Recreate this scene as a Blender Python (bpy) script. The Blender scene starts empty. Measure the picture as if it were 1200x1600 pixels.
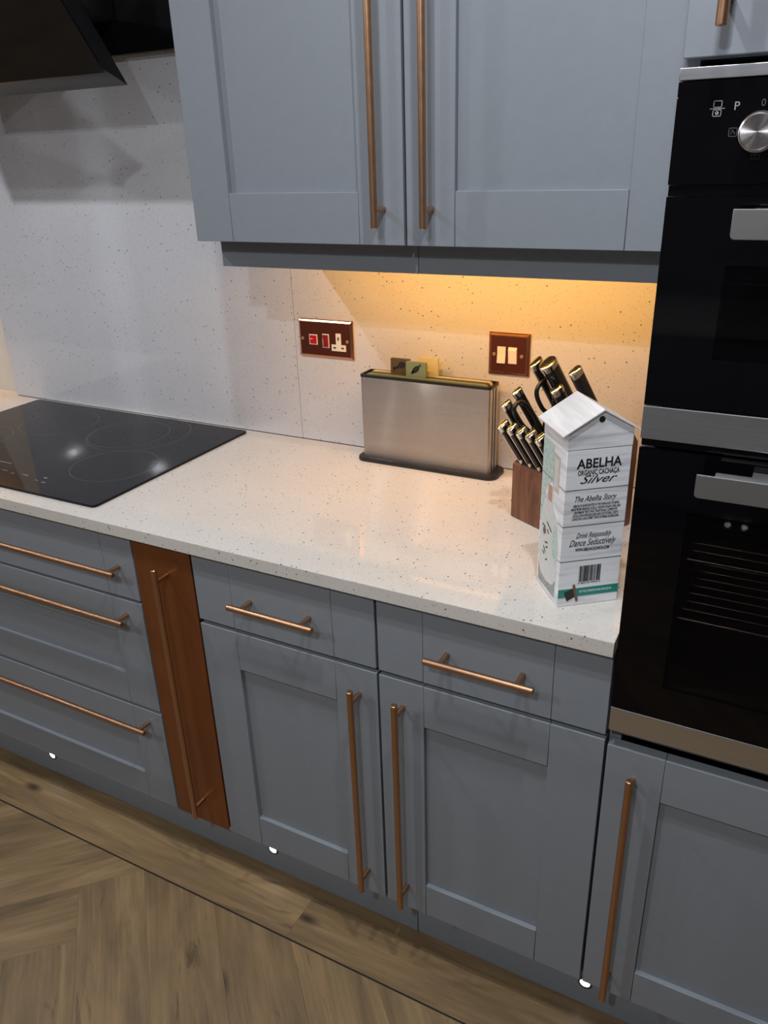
import bpy, bmesh, math, random
from math import sin, cos, radians, pi, sqrt
from mathutils import Vector, Matrix, Euler

random.seed(7)
SC = bpy.context.scene
COL = SC.collection

# ------------------------------------------------------------------ camera
YAW, PITCH, ROLL, FPX = -28.4974, -24.3427, -1.9193, 1235.22
CAM = Vector((0.1674, -1.5774, 1.5381))
def setup_camera():
    y, p, r = radians(YAW), radians(PITCH), radians(ROLL)
    fw = Vector((sin(y)*cos(p), cos(y)*cos(p), sin(p)))
    rt = Vector((cos(y), -sin(y), 0)); up = rt.cross(fw)
    rt2 = rt*cos(r) + up*sin(r); up2 = -rt*sin(r) + up*cos(r)
    cd = bpy.data.cameras.new('camera'); co = bpy.data.objects.new('camera', cd); COL.objects.link(co)
    m = Matrix((rt2, up2, -fw)).transposed().to_4x4(); m.translation = CAM
    co.matrix_world = m
    cd.sensor_fit = 'VERTICAL'; cd.sensor_height = 36; cd.lens = FPX*36/1600
    cd.clip_start = 0.02
    SC.camera = co
setup_camera()

# ------------------------------------------------------------------ world, lights, exposure
w = bpy.data.worlds.new('world'); SC.world = w; w.use_nodes = True
w.node_tree.nodes['Background'].inputs[0].default_value = (0.5, 0.55, 0.65, 1)
w.node_tree.nodes['Background'].inputs[1].default_value = 0.02
SC.view_settings.view_transform = 'Standard'; SC.view_settings.look = 'None'
SC.view_settings.gamma = 1; SC.view_settings.use_curve_mapping = False
SC.view_settings.exposure = 0.42

COOL = (0.935, 0.96, 1.0)
WARM = (1.0, 0.47, 0.09)
LAMPS = [  # x, y, power   (recessed ceiling spots, z = 2.4)
    (-1.67, -0.95, 7.2), (-0.38, -1.06, 5.6), (0.05, -0.95, 6.6), (-2.95, -0.95, 5.0),
    (-0.05, -2.20, 13.0), (-1.68, -2.35, 9.5), (-4.05, -2.60, 7.0), (-4.96, -2.60, 6.0)]
def area(name, loc, rot, shape, sx, sy, power, col):
    l = bpy.data.lights.new(name, 'AREA'); l.shape = shape; l.size = sx
    if sy: l.size_y = sy
    l.energy = power; l.color = col
    o = bpy.data.objects.new(name, l); COL.objects.link(o); o.location = loc; o.rotation_euler = rot
    return o
for (x, y, pw) in LAMPS:
    area('ceiling_lamp', (x, y, 2.392), (0, 0, 0), 'DISK', 0.055, None, pw, COOL)
# warm light strips under the wall cabinets
area('cabinet_strip_lamp', (-0.40, -0.262, 1.390), (radians(50), 0, 0), 'RECTANGLE', 0.70, 0.010, 2.9, WARM)
area('cabinet_strip_lamp', (-2.42, 0.014, 1.386), (0, 0, 0), 'RECTANGLE', 0.66, 0.008, 1.7, WARM)

# ------------------------------------------------------------------ material helpers
def srgb(r, g, b):
    f = lambda c: (c/255/12.92) if c/255 <= 0.04045 else ((c/255+0.055)/1.055)**2.4
    return (f(r), f(g), f(b), 1)
class NT:
    def __init__(s, name):
        s.m = bpy.data.materials.new(name); s.m.use_nodes = True
        s.t = s.m.node_tree; s.n = s.t.nodes; s.p = s.n['Principled BSDF']
    def new(s, typ, **kw):
        n = s.n.new(typ)
        for k, v in kw.items(): setattr(n, k, v)
        return n
    def link(s, a, b): s.t.links.new(a, b)
    def ramp(s, src, stops, interp='LINEAR'):
        r = s.new('ShaderNodeValToRGB'); r.color_ramp.interpolation = interp
        e = r.color_ramp.elements
        while len(e) < len(stops): e.new(0.5)
        for k, (pos, c) in enumerate(stops):
            e[k].position = pos; e[k].color = c if len(c) == 4 else (*c, 1)
        s.link(src, r.inputs[0]); return r.outputs[0]
    def mix(s, fac, a, b, mode='MIX'):
        n = s.new('ShaderNodeMix', data_type='RGBA', blend_type=mode)
        for sock, v in ((n.inputs[0], fac), (n.inputs[6], a), (n.inputs[7], b)):
            if hasattr(v, 'is_output'): s.link(v, sock)
            else: sock.default_value = v
        return n.outputs[2]
    def noise(s, vec, scale, detail=2, rough=0.5, dist=0):
        n = s.new('ShaderNodeTexNoise'); n.inputs['Scale'].default_value = scale
        n.inputs['Detail'].default_value = detail; n.inputs['Roughness'].default_value = rough
        n.inputs['Distortion'].default_value = dist
        if vec is not None: s.link(vec, n.inputs['Vector'])
        return n.outputs['Fac']
    def coord(s, scale=(1, 1, 1), rand=False):
        c = s.new('ShaderNodeTexCoord'); mp = s.new('ShaderNodeMapping')
        mp.inputs['Scale'].default_value = scale; s.link(c.outputs['Object'], mp.inputs['Vector'])
        if rand:
            oi = s.new('ShaderNodeObjectInfo'); mu = s.new('ShaderNodeMath', operation='MULTIPLY')
            s.link(oi.outputs['Random'], mu.inputs[0]); mu.inputs[1].default_value = 37.0
            cb = s.new('ShaderNodeCombineXYZ'); s.link(mu.outputs[0], cb.inputs[0]); s.link(mu.outputs[0], cb.inputs[1])
            s.link(cb.outputs[0], mp.inputs['Location'])
        return mp.outputs[0]
    def bump(s, h, strength=0.2, dist=0.001):
        b = s.new('ShaderNodeBump'); b.inputs['Strength'].default_value = strength
        b.inputs['Distance'].default_value = dist; s.link(h, b.inputs['Height']); s.link(b.outputs[0], s.p.inputs['Normal'])
def plain(name, col, rough=0.5, metal=0.0, spec=0.5, var=0.06, scale=30, bump=0.0, coat=0):
    t = NT(name); v = t.coord(); n = t.noise(v, scale, 3)
    c = col if len(col) == 4 else (*col, 1)
    lo = tuple(x*(1-var) for x in c[:3])+(1,); hi = tuple(min(1, x*(1+var)) for x in c[:3])+(1,)
    t.link(t.ramp(n, [(0.3, lo), (0.7, hi)]), t.p.inputs['Base Color'])
    t.p.inputs['Roughness'].default_value = rough; t.p.inputs['Metallic'].default_value = metal
    t.p.inputs['Specular IOR Level'].default_value = spec
    if coat: t.p.inputs['Coat Weight'].default_value = coat
    if bump: t.bump(n, bump)
    return t.m
def brushed(name, col, rough, scale, aniso=0.0, var=0.08, bump=0.05):
    t = NT(name); v = t.coord(scale); n = t.noise(v, 1.0, 4, 0.6)
    lo = tuple(x*(1-var) for x in col[:3])+(1,); hi = tuple(min(1, x*(1+var)) for x in col[:3])+(1,)
    t.link(t.ramp(n, [(0.3, lo), (0.7, hi)]), t.p.inputs['Base Color'])
    r = t.new('ShaderNodeMapRange'); t.link(n, r.inputs[0]); r.inputs[3].default_value = rough*0.85; r.inputs[4].default_value = rough*1.15
    t.link(r.outputs[0], t.p.inputs['Roughness']); t.p.inputs['Metallic'].default_value = 1
    t.p.inputs['Anisotropic'].default_value = aniso
    if bump: t.bump(n, bump, 0.0004)
    return t.m
def quartz(name, base, speck, glints=True, dens=1.0):
    t = NT(name); v = t.coord()
    def specks(scale, thr, keep, seed):
        vo = t.new('ShaderNodeTexVoronoi'); vo.inputs['Scale'].default_value = scale
        mp = t.new('ShaderNodeMapping'); mp.inputs['Location'].default_value = (seed, seed*1.7, seed*0.3); t.link(v, mp.inputs[0]); t.link(mp.outputs[0], vo.inputs['Vector'])
        lt = t.new('ShaderNodeMapRange'); t.link(vo.outputs['Distance'], lt.inputs[0])
        lt.inputs[1].default_value = thr*0.75; lt.inputs[2].default_value = thr; lt.inputs[3].default_value = 1; lt.inputs[4].default_value = 0
        sp = t.new('ShaderNodeSeparateColor'); t.link(vo.outputs['Color'], sp.inputs[0])
        k = t.new('ShaderNodeMath', operation='LESS_THAN'); t.link(sp.outputs[0], k.inputs[0]); k.inputs[1].default_value = keep
        mu = t.new('ShaderNodeMath', operation='MULTIPLY'); t.link(lt.outputs[0], mu.inputs[0]); t.link(k.outputs[0], mu.inputs[1])
        return mu.outputs[0], sp
    n = t.noise(v, 6, 3); c = t.ramp(n, [(0.3, tuple(x*0.95 for x in base[:3])+(1,)), (0.7, base)])
    mid = tuple(0.55*a+0.45*b for a, b in zip(base[:3], speck[:3]))+(1,)
    f1, _ = specks(150, 0.22, 0.30*dens, 3.1); c = t.mix(f1, c, mid)
    f2, s2 = specks(95, 0.17, 0.22*dens, 9.7)
    c = t.mix(f2, c, t.mix(s2.outputs[1], speck, tuple(x*0.35 for x in speck[:3])+(1,)))
    f4, _ = specks(330, 0.30, 0.18*dens, 5.5); c = t.mix(f4, c, mid)
    if glints:
        f3, _ = specks(60, 0.10, 0.10, 21.3)
        c = t.mix(f3, c, (0.95, 0.95, 0.93, 1))
        t.link(f3, t.p.inputs['Metallic'])
    t.link(c, t.p.inputs['Base Color'])
    t.p.inputs['Roughness'].default_value = 0.05; t.p.inputs['Specular IOR Level'].default_value = 0.5
    return t.m
def wood_floor():
    t = NT('oak_vinyl_plank'); v = t.coord((0.9, 7.0, 7.0), rand=True)
    n1 = t.noise(v, 2.2, 6, 0.62, 0.9); v2 = t.coord((1.6, 4.5, 4.5), rand=True); n2 = t.noise(v2, 1.5, 3, 0.5, 1.2)
    v3 = t.coord((6, 120, 120), rand=True); n3 = t.noise(v3, 1.0, 4, 0.6, 0.3)
    c = t.ramp(n1, [(0.28, srgb(64, 48, 30)), (0.42, srgb(112, 89, 58)), (0.56, srgb(140, 114, 76)), (0.72, srgb(172, 144, 102))])
    c2 = t.ramp(n2, [(0.30, srgb(112, 98, 72)), (0.5, srgb(150, 124, 90)), (0.72, srgb(178, 146, 106))])
    c = t.mix(0.40, c, c2)
    c = t.mix(t.ramp(n3, [(0.35, (0.28, 0.28, 0.28, 1)), (0.62, (0, 0, 0, 1))]), c, srgb(88, 68, 46))
    vo = t.new('ShaderNodeTexVoronoi'); vo.inputs['Scale'].default_value = 1.0
    v4 = t.coord((3.2, 8.0, 8.0), rand=True); t.link(v4, vo.inputs['Vector'])
    c = t.mix(t.ramp(vo.outputs['Distance'], [(0.03, (0.9, 0.9, 0.9, 1)), (0.13, (0, 0, 0, 1))]), c, srgb(52, 38, 24))
    v5 = t.coord((2.0, 16.0, 16.0), rand=True); n5 = t.noise(v5, 1.3, 5, 0.7, 1.5)
    c = t.mix(t.ramp(n5, [(0.60, (0, 0, 0, 1)), (0.72, (0.8, 0.8, 0.8, 1))]), c, srgb(70, 53, 34))
    oi = t.new('ShaderNodeObjectInfo'); mr = t.new('ShaderNodeMapRange'); t.link(oi.outputs['Random'], mr.inputs[0])
    mr.inputs[3].default_value = 0.80; mr.inputs[4].default_value = 0.98
    hv = t.new('ShaderNodeHueSaturation'); t.link(mr.outputs[0], hv.inputs['Value']); t.link(c, hv.inputs['Color'])
    t.link(hv.outputs[0], t.p.inputs['Base Color'])
    t.p.inputs['Roughness'].default_value = 0.52
    t.bump(n3, 0.25, 0.0006)
    return t.m
def wood_grain(name, lo, hi, scale, rough=0.45, dist=0.8, c0=0.35, c1=0.65):
    t = NT(name); v = t.coord(scale); n = t.noise(v, 1.0, 5, 0.6, dist)
    t.link(t.ramp(n, [(c0, lo), (c1, hi)]), t.p.inputs['Base Color'])
    t.p.inputs['Roughness'].default_value = rough; t.bump(n, 0.1, 0.0004)
    return t.m
def glassy(name, tint, alpha, rough=0.03, spec=0.5):
    # tinted see-through glass: a real glossy coat over a transparent tint
    t = NT(name); n = t.n; out = n['Material Output']
    tr = t.new('ShaderNodeBsdfTransparent'); tr.inputs[0].default_value = (*tint, 1)
    v = t.coord(); nn = t.noise(v, 3, 2)
    t.link(t.ramp(nn, [(0.3, (0.004, 0.004, 0.006, 1)), (0.7, (0.007, 0.006, 0.007, 1))]), t.p.inputs['Base Color'])
    t.p.inputs['Roughness'].default_value = rough; t.p.inputs['Specular IOR Level'].default_value = spec
    mx = t.new('ShaderNodeMixShader'); mx.inputs[0].default_value = alpha
    t.link(t.p.outputs[0], mx.inputs[1]); t.link(tr.outputs[0], mx.inputs[2]); t.link(mx.outputs[0], out.inputs[0])
    return t.m
def emit(name, col, st):
    t = NT(name); t.p.inputs['Base Color'].default_value = (0.9, 0.9, 0.9, 1)
    t.p.inputs['Emission Color'].default_value = (*col, 1); t.p.inputs['Emission Strength'].default_value = st
    return t.m

M = {}
M['paint'] = plain('grey_blue_cabinet_paint', srgb(129, 135, 142), 0.36, spec=0.45, var=0.02, scale=60)
M['carcass'] = plain('carcass_board_gap_shade', srgb(38, 40, 44), 0.6, var=0.03)  # matching grey board coloured much darker, standing in for shade in the door gaps
M['underside'] = plain('pelmet_board', srgb(120, 122, 126), 0.45, var=0.03)
M['dark_gap'] = plain('dark_recess', (0.006, 0.006, 0.01), 0.8)
M['copper_paint'] = NT('copper_lacquered_door').m
def _cp():
    t = NT('copper_lacquer'); v = t.coord((40, 40, 6)); n = t.noise(v, 1, 3)
    t.link(t.ramp(n, [(0.3, srgb(128, 76, 42)), (0.7, srgb(138, 84, 48))]), t.p.inputs['Base Color'])
    t.p.inputs['Metallic'].default_value = 0.55; t.p.inputs['Roughness'].default_value = 0.33; return t.m
M['copper_paint'] = _cp()
M['copper'] = brushed('brushed_copper', srgb(190, 148, 116), 0.36, (60, 60, 60), 0.0, 0.05, 0.0)
M['copper_plate'] = brushed('polished_copper', srgb(226, 158, 118), 0.24, (20, 20, 20), 0.0, 0.03, 0.0)
M['copper_dark_reflection'] = plain('copper_plate_room_reflection', srgb(112, 62, 50), 0.16, metal=0.6, var=0.06)  # same copper as the border; dark room reflection put into the base colour
M['quartz'] = quartz('quartz_worktop', srgb(210, 205, 198), srgb(98, 92, 86), True, 1.35)
M['splash'] = quartz('quartz_splashback', srgb(211, 212, 217), srgb(100, 101, 106), True, 1.0)
M['floor'] = wood_floor()
M['black'] = plain('black_plastic', (0.012, 0.012, 0.013), 0.42)
M['strip'] = plain('black_inlay_strip', (0.006, 0.005, 0.004), 0.6)
M['hob'] = plain('black_hob_glass', (0.006, 0.006, 0.009), 0.035, spec=0.22, var=0.1)
M['hobmark'] = plain('grey_hob_print', srgb(80, 80, 86), 0.25, var=0.02)
M['hobmark_light'] = plain('pale_hob_print', srgb(130, 130, 138), 0.3, var=0.02)
M['hood_glass'] = plain('black_hood_glass', (0.008, 0.008, 0.009), 0.06, spec=0.5, var=0.1)
M['hood_body'] = plain('hood_metal_black', (0.012, 0.012, 0.014), 0.35, var=0.1)
M['oven_glass'] = plain('oven_black_glass', (0.002, 0.002, 0.003), 0.05, spec=0.20, var=0.1)
M['oven_window'] = glassy('oven_window_glass', (0.62, 0.58, 0.56), 0.70, 0.015, 0.22)
M['oven_inside'] = plain('oven_enamel', (0.050, 0.045, 0.045), 0.35, var=0.2)
M['steel'] = brushed('brushed_steel', srgb(200, 202, 206), 0.36, (6, 300, 300), 0.3, 0.05, 0.05)
def _sh():
    t = NT('brushed_steel_holder'); n = t.noise(t.coord((3, 120, 120)), 1, 3)
    t.link(t.ramp(n, [(0.3, srgb(202, 196, 192)), (0.7, srgb(210, 204, 200))]), t.p.inputs['Base Color'])
    t.p.inputs['Metallic'].default_value = 1; t.p.inputs['Roughness'].default_value = 0.11
    # horizontal brushing: normals scatter up and down only
    wn = t.new('ShaderNodeTexWhiteNoise', noise_dimensions='3D'); t.link(t.coord((900, 900, 90000)), wn.inputs['Vector']); n2 = wn.outputs['Value']
    mr = t.new('ShaderNodeMapRange'); t.link(n2, mr.inputs[0]); mr.inputs[3].default_value = -0.42; mr.inputs[4].default_value = 0.42
    cb = t.new('ShaderNodeCombineXYZ'); t.link(mr.outputs[0], cb.inputs[2]); g = t.new('ShaderNodeNewGeometry')
    ad = t.new('ShaderNodeVectorMath', operation='ADD'); t.link(g.outputs['Normal'], ad.inputs[0]); t.link(cb.outputs[0], ad.inputs[1])
    no = t.new('ShaderNodeVectorMath', operation='NORMALIZE'); t.link(ad.outputs[0], no.inputs[0]); t.link(no.outputs[0], t.p.inputs['Normal']); return t.m
M['steel_holder'] = _sh()
M['steel_matt'] = plain('satin_aluminium', srgb(150, 150, 150), 0.42, metal=0.85, var=0.02)
M['chrome'] = plain('polished_steel', srgb(215, 212, 205), 0.14, metal=1, var=0.03)
M['screw'] = plain('pale_copper_screw', srgb(214, 176, 150), 0.35, metal=0.5, var=0.03)
M['wire'] = plain('oven_rack_wire', srgb(190, 188, 182), 0.25, metal=1, var=0.03)
M['white_pl'] = plain('white_plastic', srgb(232, 226, 214), 0.3, var=0.01)
M['red_pl'] = plain('red_plastic', srgb(190, 26, 30), 0.25, var=0.05)
M['red_dk'] = plain('dark_red_plastic', srgb(140, 22, 24), 0.3, var=0.05)
M['walnut'] = wood_grain('walnut', srgb(88, 54, 38), srgb(132, 86, 62), (55, 55, 6))
M['knife_black'] = plain('black_knife_handle', (0.012, 0.011, 0.011), 0.22, spec=0.5)
M['cream'] = plain('cream_board', srgb(208, 198, 146), 0.4, var=0.02)
M['green'] = plain('green_board', srgb(118, 136, 112), 0.4, var=0.02)
M['brown'] = plain('brown_board', srgb(84, 74, 56), 0.4, var=0.02)
M['icon'] = plain('dark_icon_print', (0.012, 0.016, 0.012), 0.5)
M['carton'] = wood_grain('whitewashed_plank_print', srgb(190, 191, 196), srgb(238, 239, 242), (5, 5, 75), 0.42, 0.4, 0.28, 0.52)
M['carton_roof'] = wood_grain('pale_plank_roof_print', srgb(206, 202, 200), srgb(232, 230, 228), (50, 6, 6), 0.4, 0.4)
M['carton_edge'] = plain('white_card', srgb(232, 230, 228), 0.5, var=0.01)
M['carton_line'] = plain('grey_plank_line_print', srgb(84, 84, 88), 0.6)
M['ink'] = plain('black_ink', (0.010, 0.011, 0.013), 0.5)
M['teal'] = plain('teal_print', srgb(20, 132, 118), 0.4, var=0.02)
M['barrel'] = plain('brown_print', srgb(110, 86, 62), 0.5)
M['mint'] = plain('mint_leaf_print', srgb(186, 208, 200), 0.5, var=0.22, scale=160)
M['bottle_print'] = plain('pale_bottle_print', srgb(214, 216, 214), 0.5, var=0.06, scale=90)
M['grey_print'] = plain('grey_glass_print', srgb(150, 154, 156), 0.5, var=0.2, scale=120)
M['blush'] = plain('blush_print', srgb(196, 150, 132), 0.5, var=0.15, scale=120)
M['tan_print'] = plain('tan_frame_print', srgb(200, 190, 172), 0.5, var=0.15, scale=120)
M['led'] = emit('plinth_led', (0.92, 0.93, 1.0), 9.0)
M['led_dim'] = emit('downlight_face', (0.86, 0.93, 1.0), 4.0)
M['wall_paint'] = plain('dim_wall_paint', srgb(120, 118, 120), 0.7, var=0.02)
M['wall_warm'] = plain('plaster', srgb(222, 216, 206), 0.6, var=0.02)
M['ceiling'] = plain('ceiling_paint', srgb(205, 205, 208), 0.8, var=0.01)
M['floor_base'] = plain('floor_joint', (0.05, 0.035, 0.02), 0.8)

# ------------------------------------------------------------------ object helpers
WL = {}
def wl(o): return WL.get(o.name, Vector((0, 0, 0)))
def empty(name, loc, rotz=0):
    o = bpy.data.objects.new(name, None); COL.objects.link(o); o.location = loc; o.rotation_euler = (0, 0, rotz)
    o.empty_display_size = 0.05; WL[o.name] = Vector(loc) if rotz == 0 else Vector((0, 0, 0)); return o
def thing(name, label, cat, loc, rotz=0, group=None):
    o = empty(name, loc, rotz); o['label'] = label; o['category'] = cat
    if group: o['group'] = group
    return o
def tag(o, label, cat, group=None):
    o['label'] = label; o['category'] = cat
    if group: o['group'] = group
    return o
def obj(name, bm, mat, parent=None, label=None, kind=None, smooth=False, origin=None, local=False, ang=20):
    """world-coordinate bmesh -> object (parent-relative); local=True when bm is already in the parent's frame"""
    me = bpy.data.meshes.new(name)
    if smooth:
        for f in bm.faces: f.smooth = True
    org = Vector(origin) if origin is not None else None
    if org is None:
        if bm.verts:
            lo = Vector((min(v.co[i] for v in bm.verts) for i in range(3))); hi = Vector((max(v.co[i] for v in bm.verts) for i in range(3)))
            org = (lo+hi)/2; org.z = lo.z
        else: org = Vector((0, 0, 0))
    # keep procedural grain stable: meshes keep their own coordinates, shifted to the origin
    bmesh.ops.translate(bm, verts=bm.verts, vec=-org)
    bm.to_mesh(me); bm.free()
    me.materials.append(mat)
    if smooth:
        me.set_sharp_from_angle(angle=radians(ang))
    o = bpy.data.objects.new(name, me); COL.objects.link(o)
    if parent is not None:
        o.parent = parent
        o.location = org if local else org - wl(parent)
        WL[o.name] = Vector(org)
    else:
        o.location = org; WL[o.name] = Vector(org)
    if label: o['label'] = label
    if kind: o['kind'] = kind
    return o
def nb(): return bmesh.new()
def bx(bm, x0, x1, y0, y1, z0, z1, bev=0.0, seg=2, mat=None):
    g = bmesh.ops.create_cube(bm, size=1)
    vs = g['verts']
    for v in vs:
        v.co = Vector(((x0+x1)/2 + v.co.x*abs(x1-x0), (y0+y1)/2 + v.co.y*abs(y1-y0), (z0+z1)/2 + v.co.z*abs(z1-z0)))
    if bev > 0:
        es = list({e for v in vs for e in v.link_edges})
        bmesh.ops.bevel(bm, geom=es, offset=bev, segments=seg, profile=0.5, affect='EDGES')
    return bm
def box(name, b, mat, parent=None, bev=0.0, **kw):
    return obj(name, bx(nb(), *b, bev=bev), mat, parent, smooth=bev > 0, **kw)
def cyl(bm, p0, p1, r0, r1=None, n=20, caps=True):
    p0, p1 = Vector(p0), Vector(p1); r1 = r0 if r1 is None else r1
    d = (p1-p0); q = d.to_track_quat('Z', 'Y').to_matrix()
    A = [bm.verts.new(p0 + q @ Vector((cos(2*pi*k/n)*r0, sin(2*pi*k/n)*r0, 0))) for k in range(n)]
    B = [bm.verts.new(p1 + q @ Vector((cos(2*pi*k/n)*r1, sin(2*pi*k/n)*r1, 0))) for k in range(n)]
    for k in range(n): bm.faces.new((A[k], A[(k+1) % n], B[(k+1) % n], B[k]))
    if caps: bm.faces.new(A[::-1]); bm.faces.new(B)
    return bm
def bar(bm, p0, p1, r, ch=0.0012, n=20):
    """round bar with chamfered ends"""
    p0, p1 = Vector(p0), Vector(p1); d = (p1-p0).normalized(); q = d.to_track_quat('Z', 'Y').to_matrix()
    rings = []
    for p, rr in ((p0, r-ch), (p0+d*ch, r), (p1-d*ch, r), (p1, r-ch)):
        rings.append([bm.verts.new(p + q @ Vector((cos(2*pi*k/n)*rr, sin(2*pi*k/n)*rr, 0))) for k in range(n)])
    for a, b in zip(rings, rings[1:]):
        for k in range(n): bm.faces.new((a[k], a[(k+1) % n], b[(k+1) % n], b[k]))
    bm.faces.new(rings[0][::-1]); bm.faces.new(rings[-1]); return bm
def tube(bm, pts, r, n=10, closed=False):
    pts = [Vector(p) for p in pts]; N = len(pts); rings = []
    for i, p in enumerate(pts):
        a = pts[(i-1) % N] if (closed or i > 0) else p; b = pts[(i+1) % N] if (closed or i < N-1) else p
        d = (b-a).normalized(); ref = Vector((1, 0, 0)) if abs(d.x) < 0.9 else Vector((0, 1, 0))
        u = d.cross(ref).normalized(); v = d.cross(u); rr = r[i] if isinstance(r, (list, tuple)) else r
        rings.append([bm.verts.new(p + u*cos(2*pi*k/n)*rr + v*sin(2*pi*k/n)*rr) for k in range(n)])
    for i in range(N if closed else N-1):
        a, b = rings[i], rings[(i+1) % N]
        for k in range(n): bm.faces.new((a[k], a[(k+1) % n], b[(k+1) % n], b[k]))
    if not closed: bm.faces.new(rings[0][::-1]); bm.faces.new(rings[-1])
    bmesh.ops.recalc_face_normals(bm, faces=bm.faces)
    return bm
def prism(bm, poly, axis, a, b, bev=0):
    """extrude a 2D polygon along an axis. poly gives the two other coordinates in order"""
    def mk(p, t):
        if axis == 'x': return (t, p[0], p[1])
        if axis == 'y': return (p[0], t, p[1])
        return (p[0], p[1], t)
    A = [bm.verts.new(mk(p, a)) for p in poly]; B = [bm.verts.new(mk(p, b)) for p in poly]; n = len(poly)
    fs = [bm.faces.new(A), bm.faces.new(B[::-1])]
    for k in range(n): fs.append(bm.faces.new((A[k], B[k], B[(k+1) % n], A[(k+1) % n])))
    bmesh.ops.recalc_face_normals(bm, faces=fs)
    if bev:
        es = list({e for f in fs for e in f.edges}); bmesh.ops.bevel(bm, geom=es, offset=bev, segments=2, profile=0.5, affect='EDGES')
    return bm
def rrect(x0, x1, y0, y1, r, n=6):
    P = []
    for cx, cy, a0 in ((x1-r, y1-r, 0), (x0+r, y1-r, 90), (x0+r, y0+r, 180), (x1-r, y0+r, 270)):
        for k in range(n+1):
            a = radians(a0+90*k/n); P.append((cx+cos(a)*r, cy+sin(a)*r))
    return P
def ring_flat(bm, c, r0, r1, z0, z1, n=72, a0=0, a1=2*pi, plane='z'):
    full = abs((a1-a0)-2*pi) < 1e-6; N = n if full else n+1; R = []
    for k in range(N):
        a = a0+(a1-a0)*k/n; row = []
        for (r, z) in ((r0, z0), (r1, z0), (r1, z1), (r0, z1)):
            if plane == 'z': row.append(bm.verts.new((c[0]+cos(a)*r, c[1]+sin(a)*r, z)))
            else: row.append(bm.verts.new((c[0]+cos(a)*r, z, c[1]+sin(a)*r)))
        R.append(row)
    for k in range(N if full else N-1):
        a, b = R[k], R[(k+1) % N]
        for j in range(4): bm.faces.new((a[j], b[j], b[(j+1) % 4], a[(j+1) % 4]))
    bmesh.ops.recalc_face_normals(bm, faces=bm.faces)
    return bm
def text_mesh(name, body, size, mat, parent, M4, ext=0.00012, shear=0.0, bold=0.0, width=None, space=1.0):
    cu = bpy.data.curves.new(name, 'FONT'); cu.body = body; cu.size = size; cu.extrude = ext
    cu.shear = shear; cu.offset = bold; cu.align_x = 'CENTER'; cu.align_y = 'CENTER'; cu.resolution_u = 3; cu.space_character = space
    tmp = bpy.data.objects.new('tmp', cu); COL.objects.link(tmp)
    dg = bpy.context.evaluated_depsgraph_get(); me = bpy.data.meshes.new_from_object(tmp.evaluated_get(dg))
    bpy.data.objects.remove(tmp); bpy.data.curves.remove(cu)
    if width and len(me.vertices):
        xs = [v.co.x for v in me.vertices]; s = width/(max(xs)-min(xs)); mid = (max(xs)+min(xs))/2
        for v in me.vertices: v.co.x = (v.co.x-mid)*s
    me.materials.clear(); me.materials.append(mat)
    o = bpy.data.objects.new(name, me); COL.objects.link(o); o.parent = parent; o.matrix_local = M4
    return o

# ================================================================== ROOM SHELL
YF = -0.576      # door face plane of the base units
fl = obj('floor', bx(nb(), -5.6, 1.9, -3.6, 0.10, -0.03, -0.006), M['floor_base'], kind='structure')
wb = obj('wall_back', bx(nb(), -5.6, 1.9, 0.03, 0.12, -0.006, 2.40), M['wall_warm'], kind='structure')
obj('wall_left', bx(nb(), -5.7, -5.6, -3.6, 0.12, -0.006, 2.40), M['wall_paint'], kind='structure')
obj('wall_right', bx(nb(), 1.9, 2.0, -3.6, 0.12, -0.006, 2.40), M['wall_paint'], kind='structure')
obj('wall_front', bx(nb(), -5.7, 2.0, -3.7, -3.6, -0.006, 2.40), M['wall_paint'], kind='structure')
ce = obj('ceiling', bx(nb(), -5.7, 2.0, -3.7, 0.12, 2.40, 2.45), M['ceiling'], kind='structure')
for (x, y, pw) in LAMPS:
    obj('downlight_ring', ring_flat(nb(), (x, y), 0.030, 0.045, 2.390, 2.3995, 32), M['steel_matt'], ce)

# splashback slabs (quartz) against the wall
box('splashback_slab', (-1.970, -0.9155, 0.0, 0.029, 0.891, 2.36), M['splash'], wb, bev=0.0006)
box('splashback_slab', (-0.9145, -0.0005, 0.0, 0.029, 0.891, 2.36), M['splash'], wb, bev=0.0006)

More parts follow.
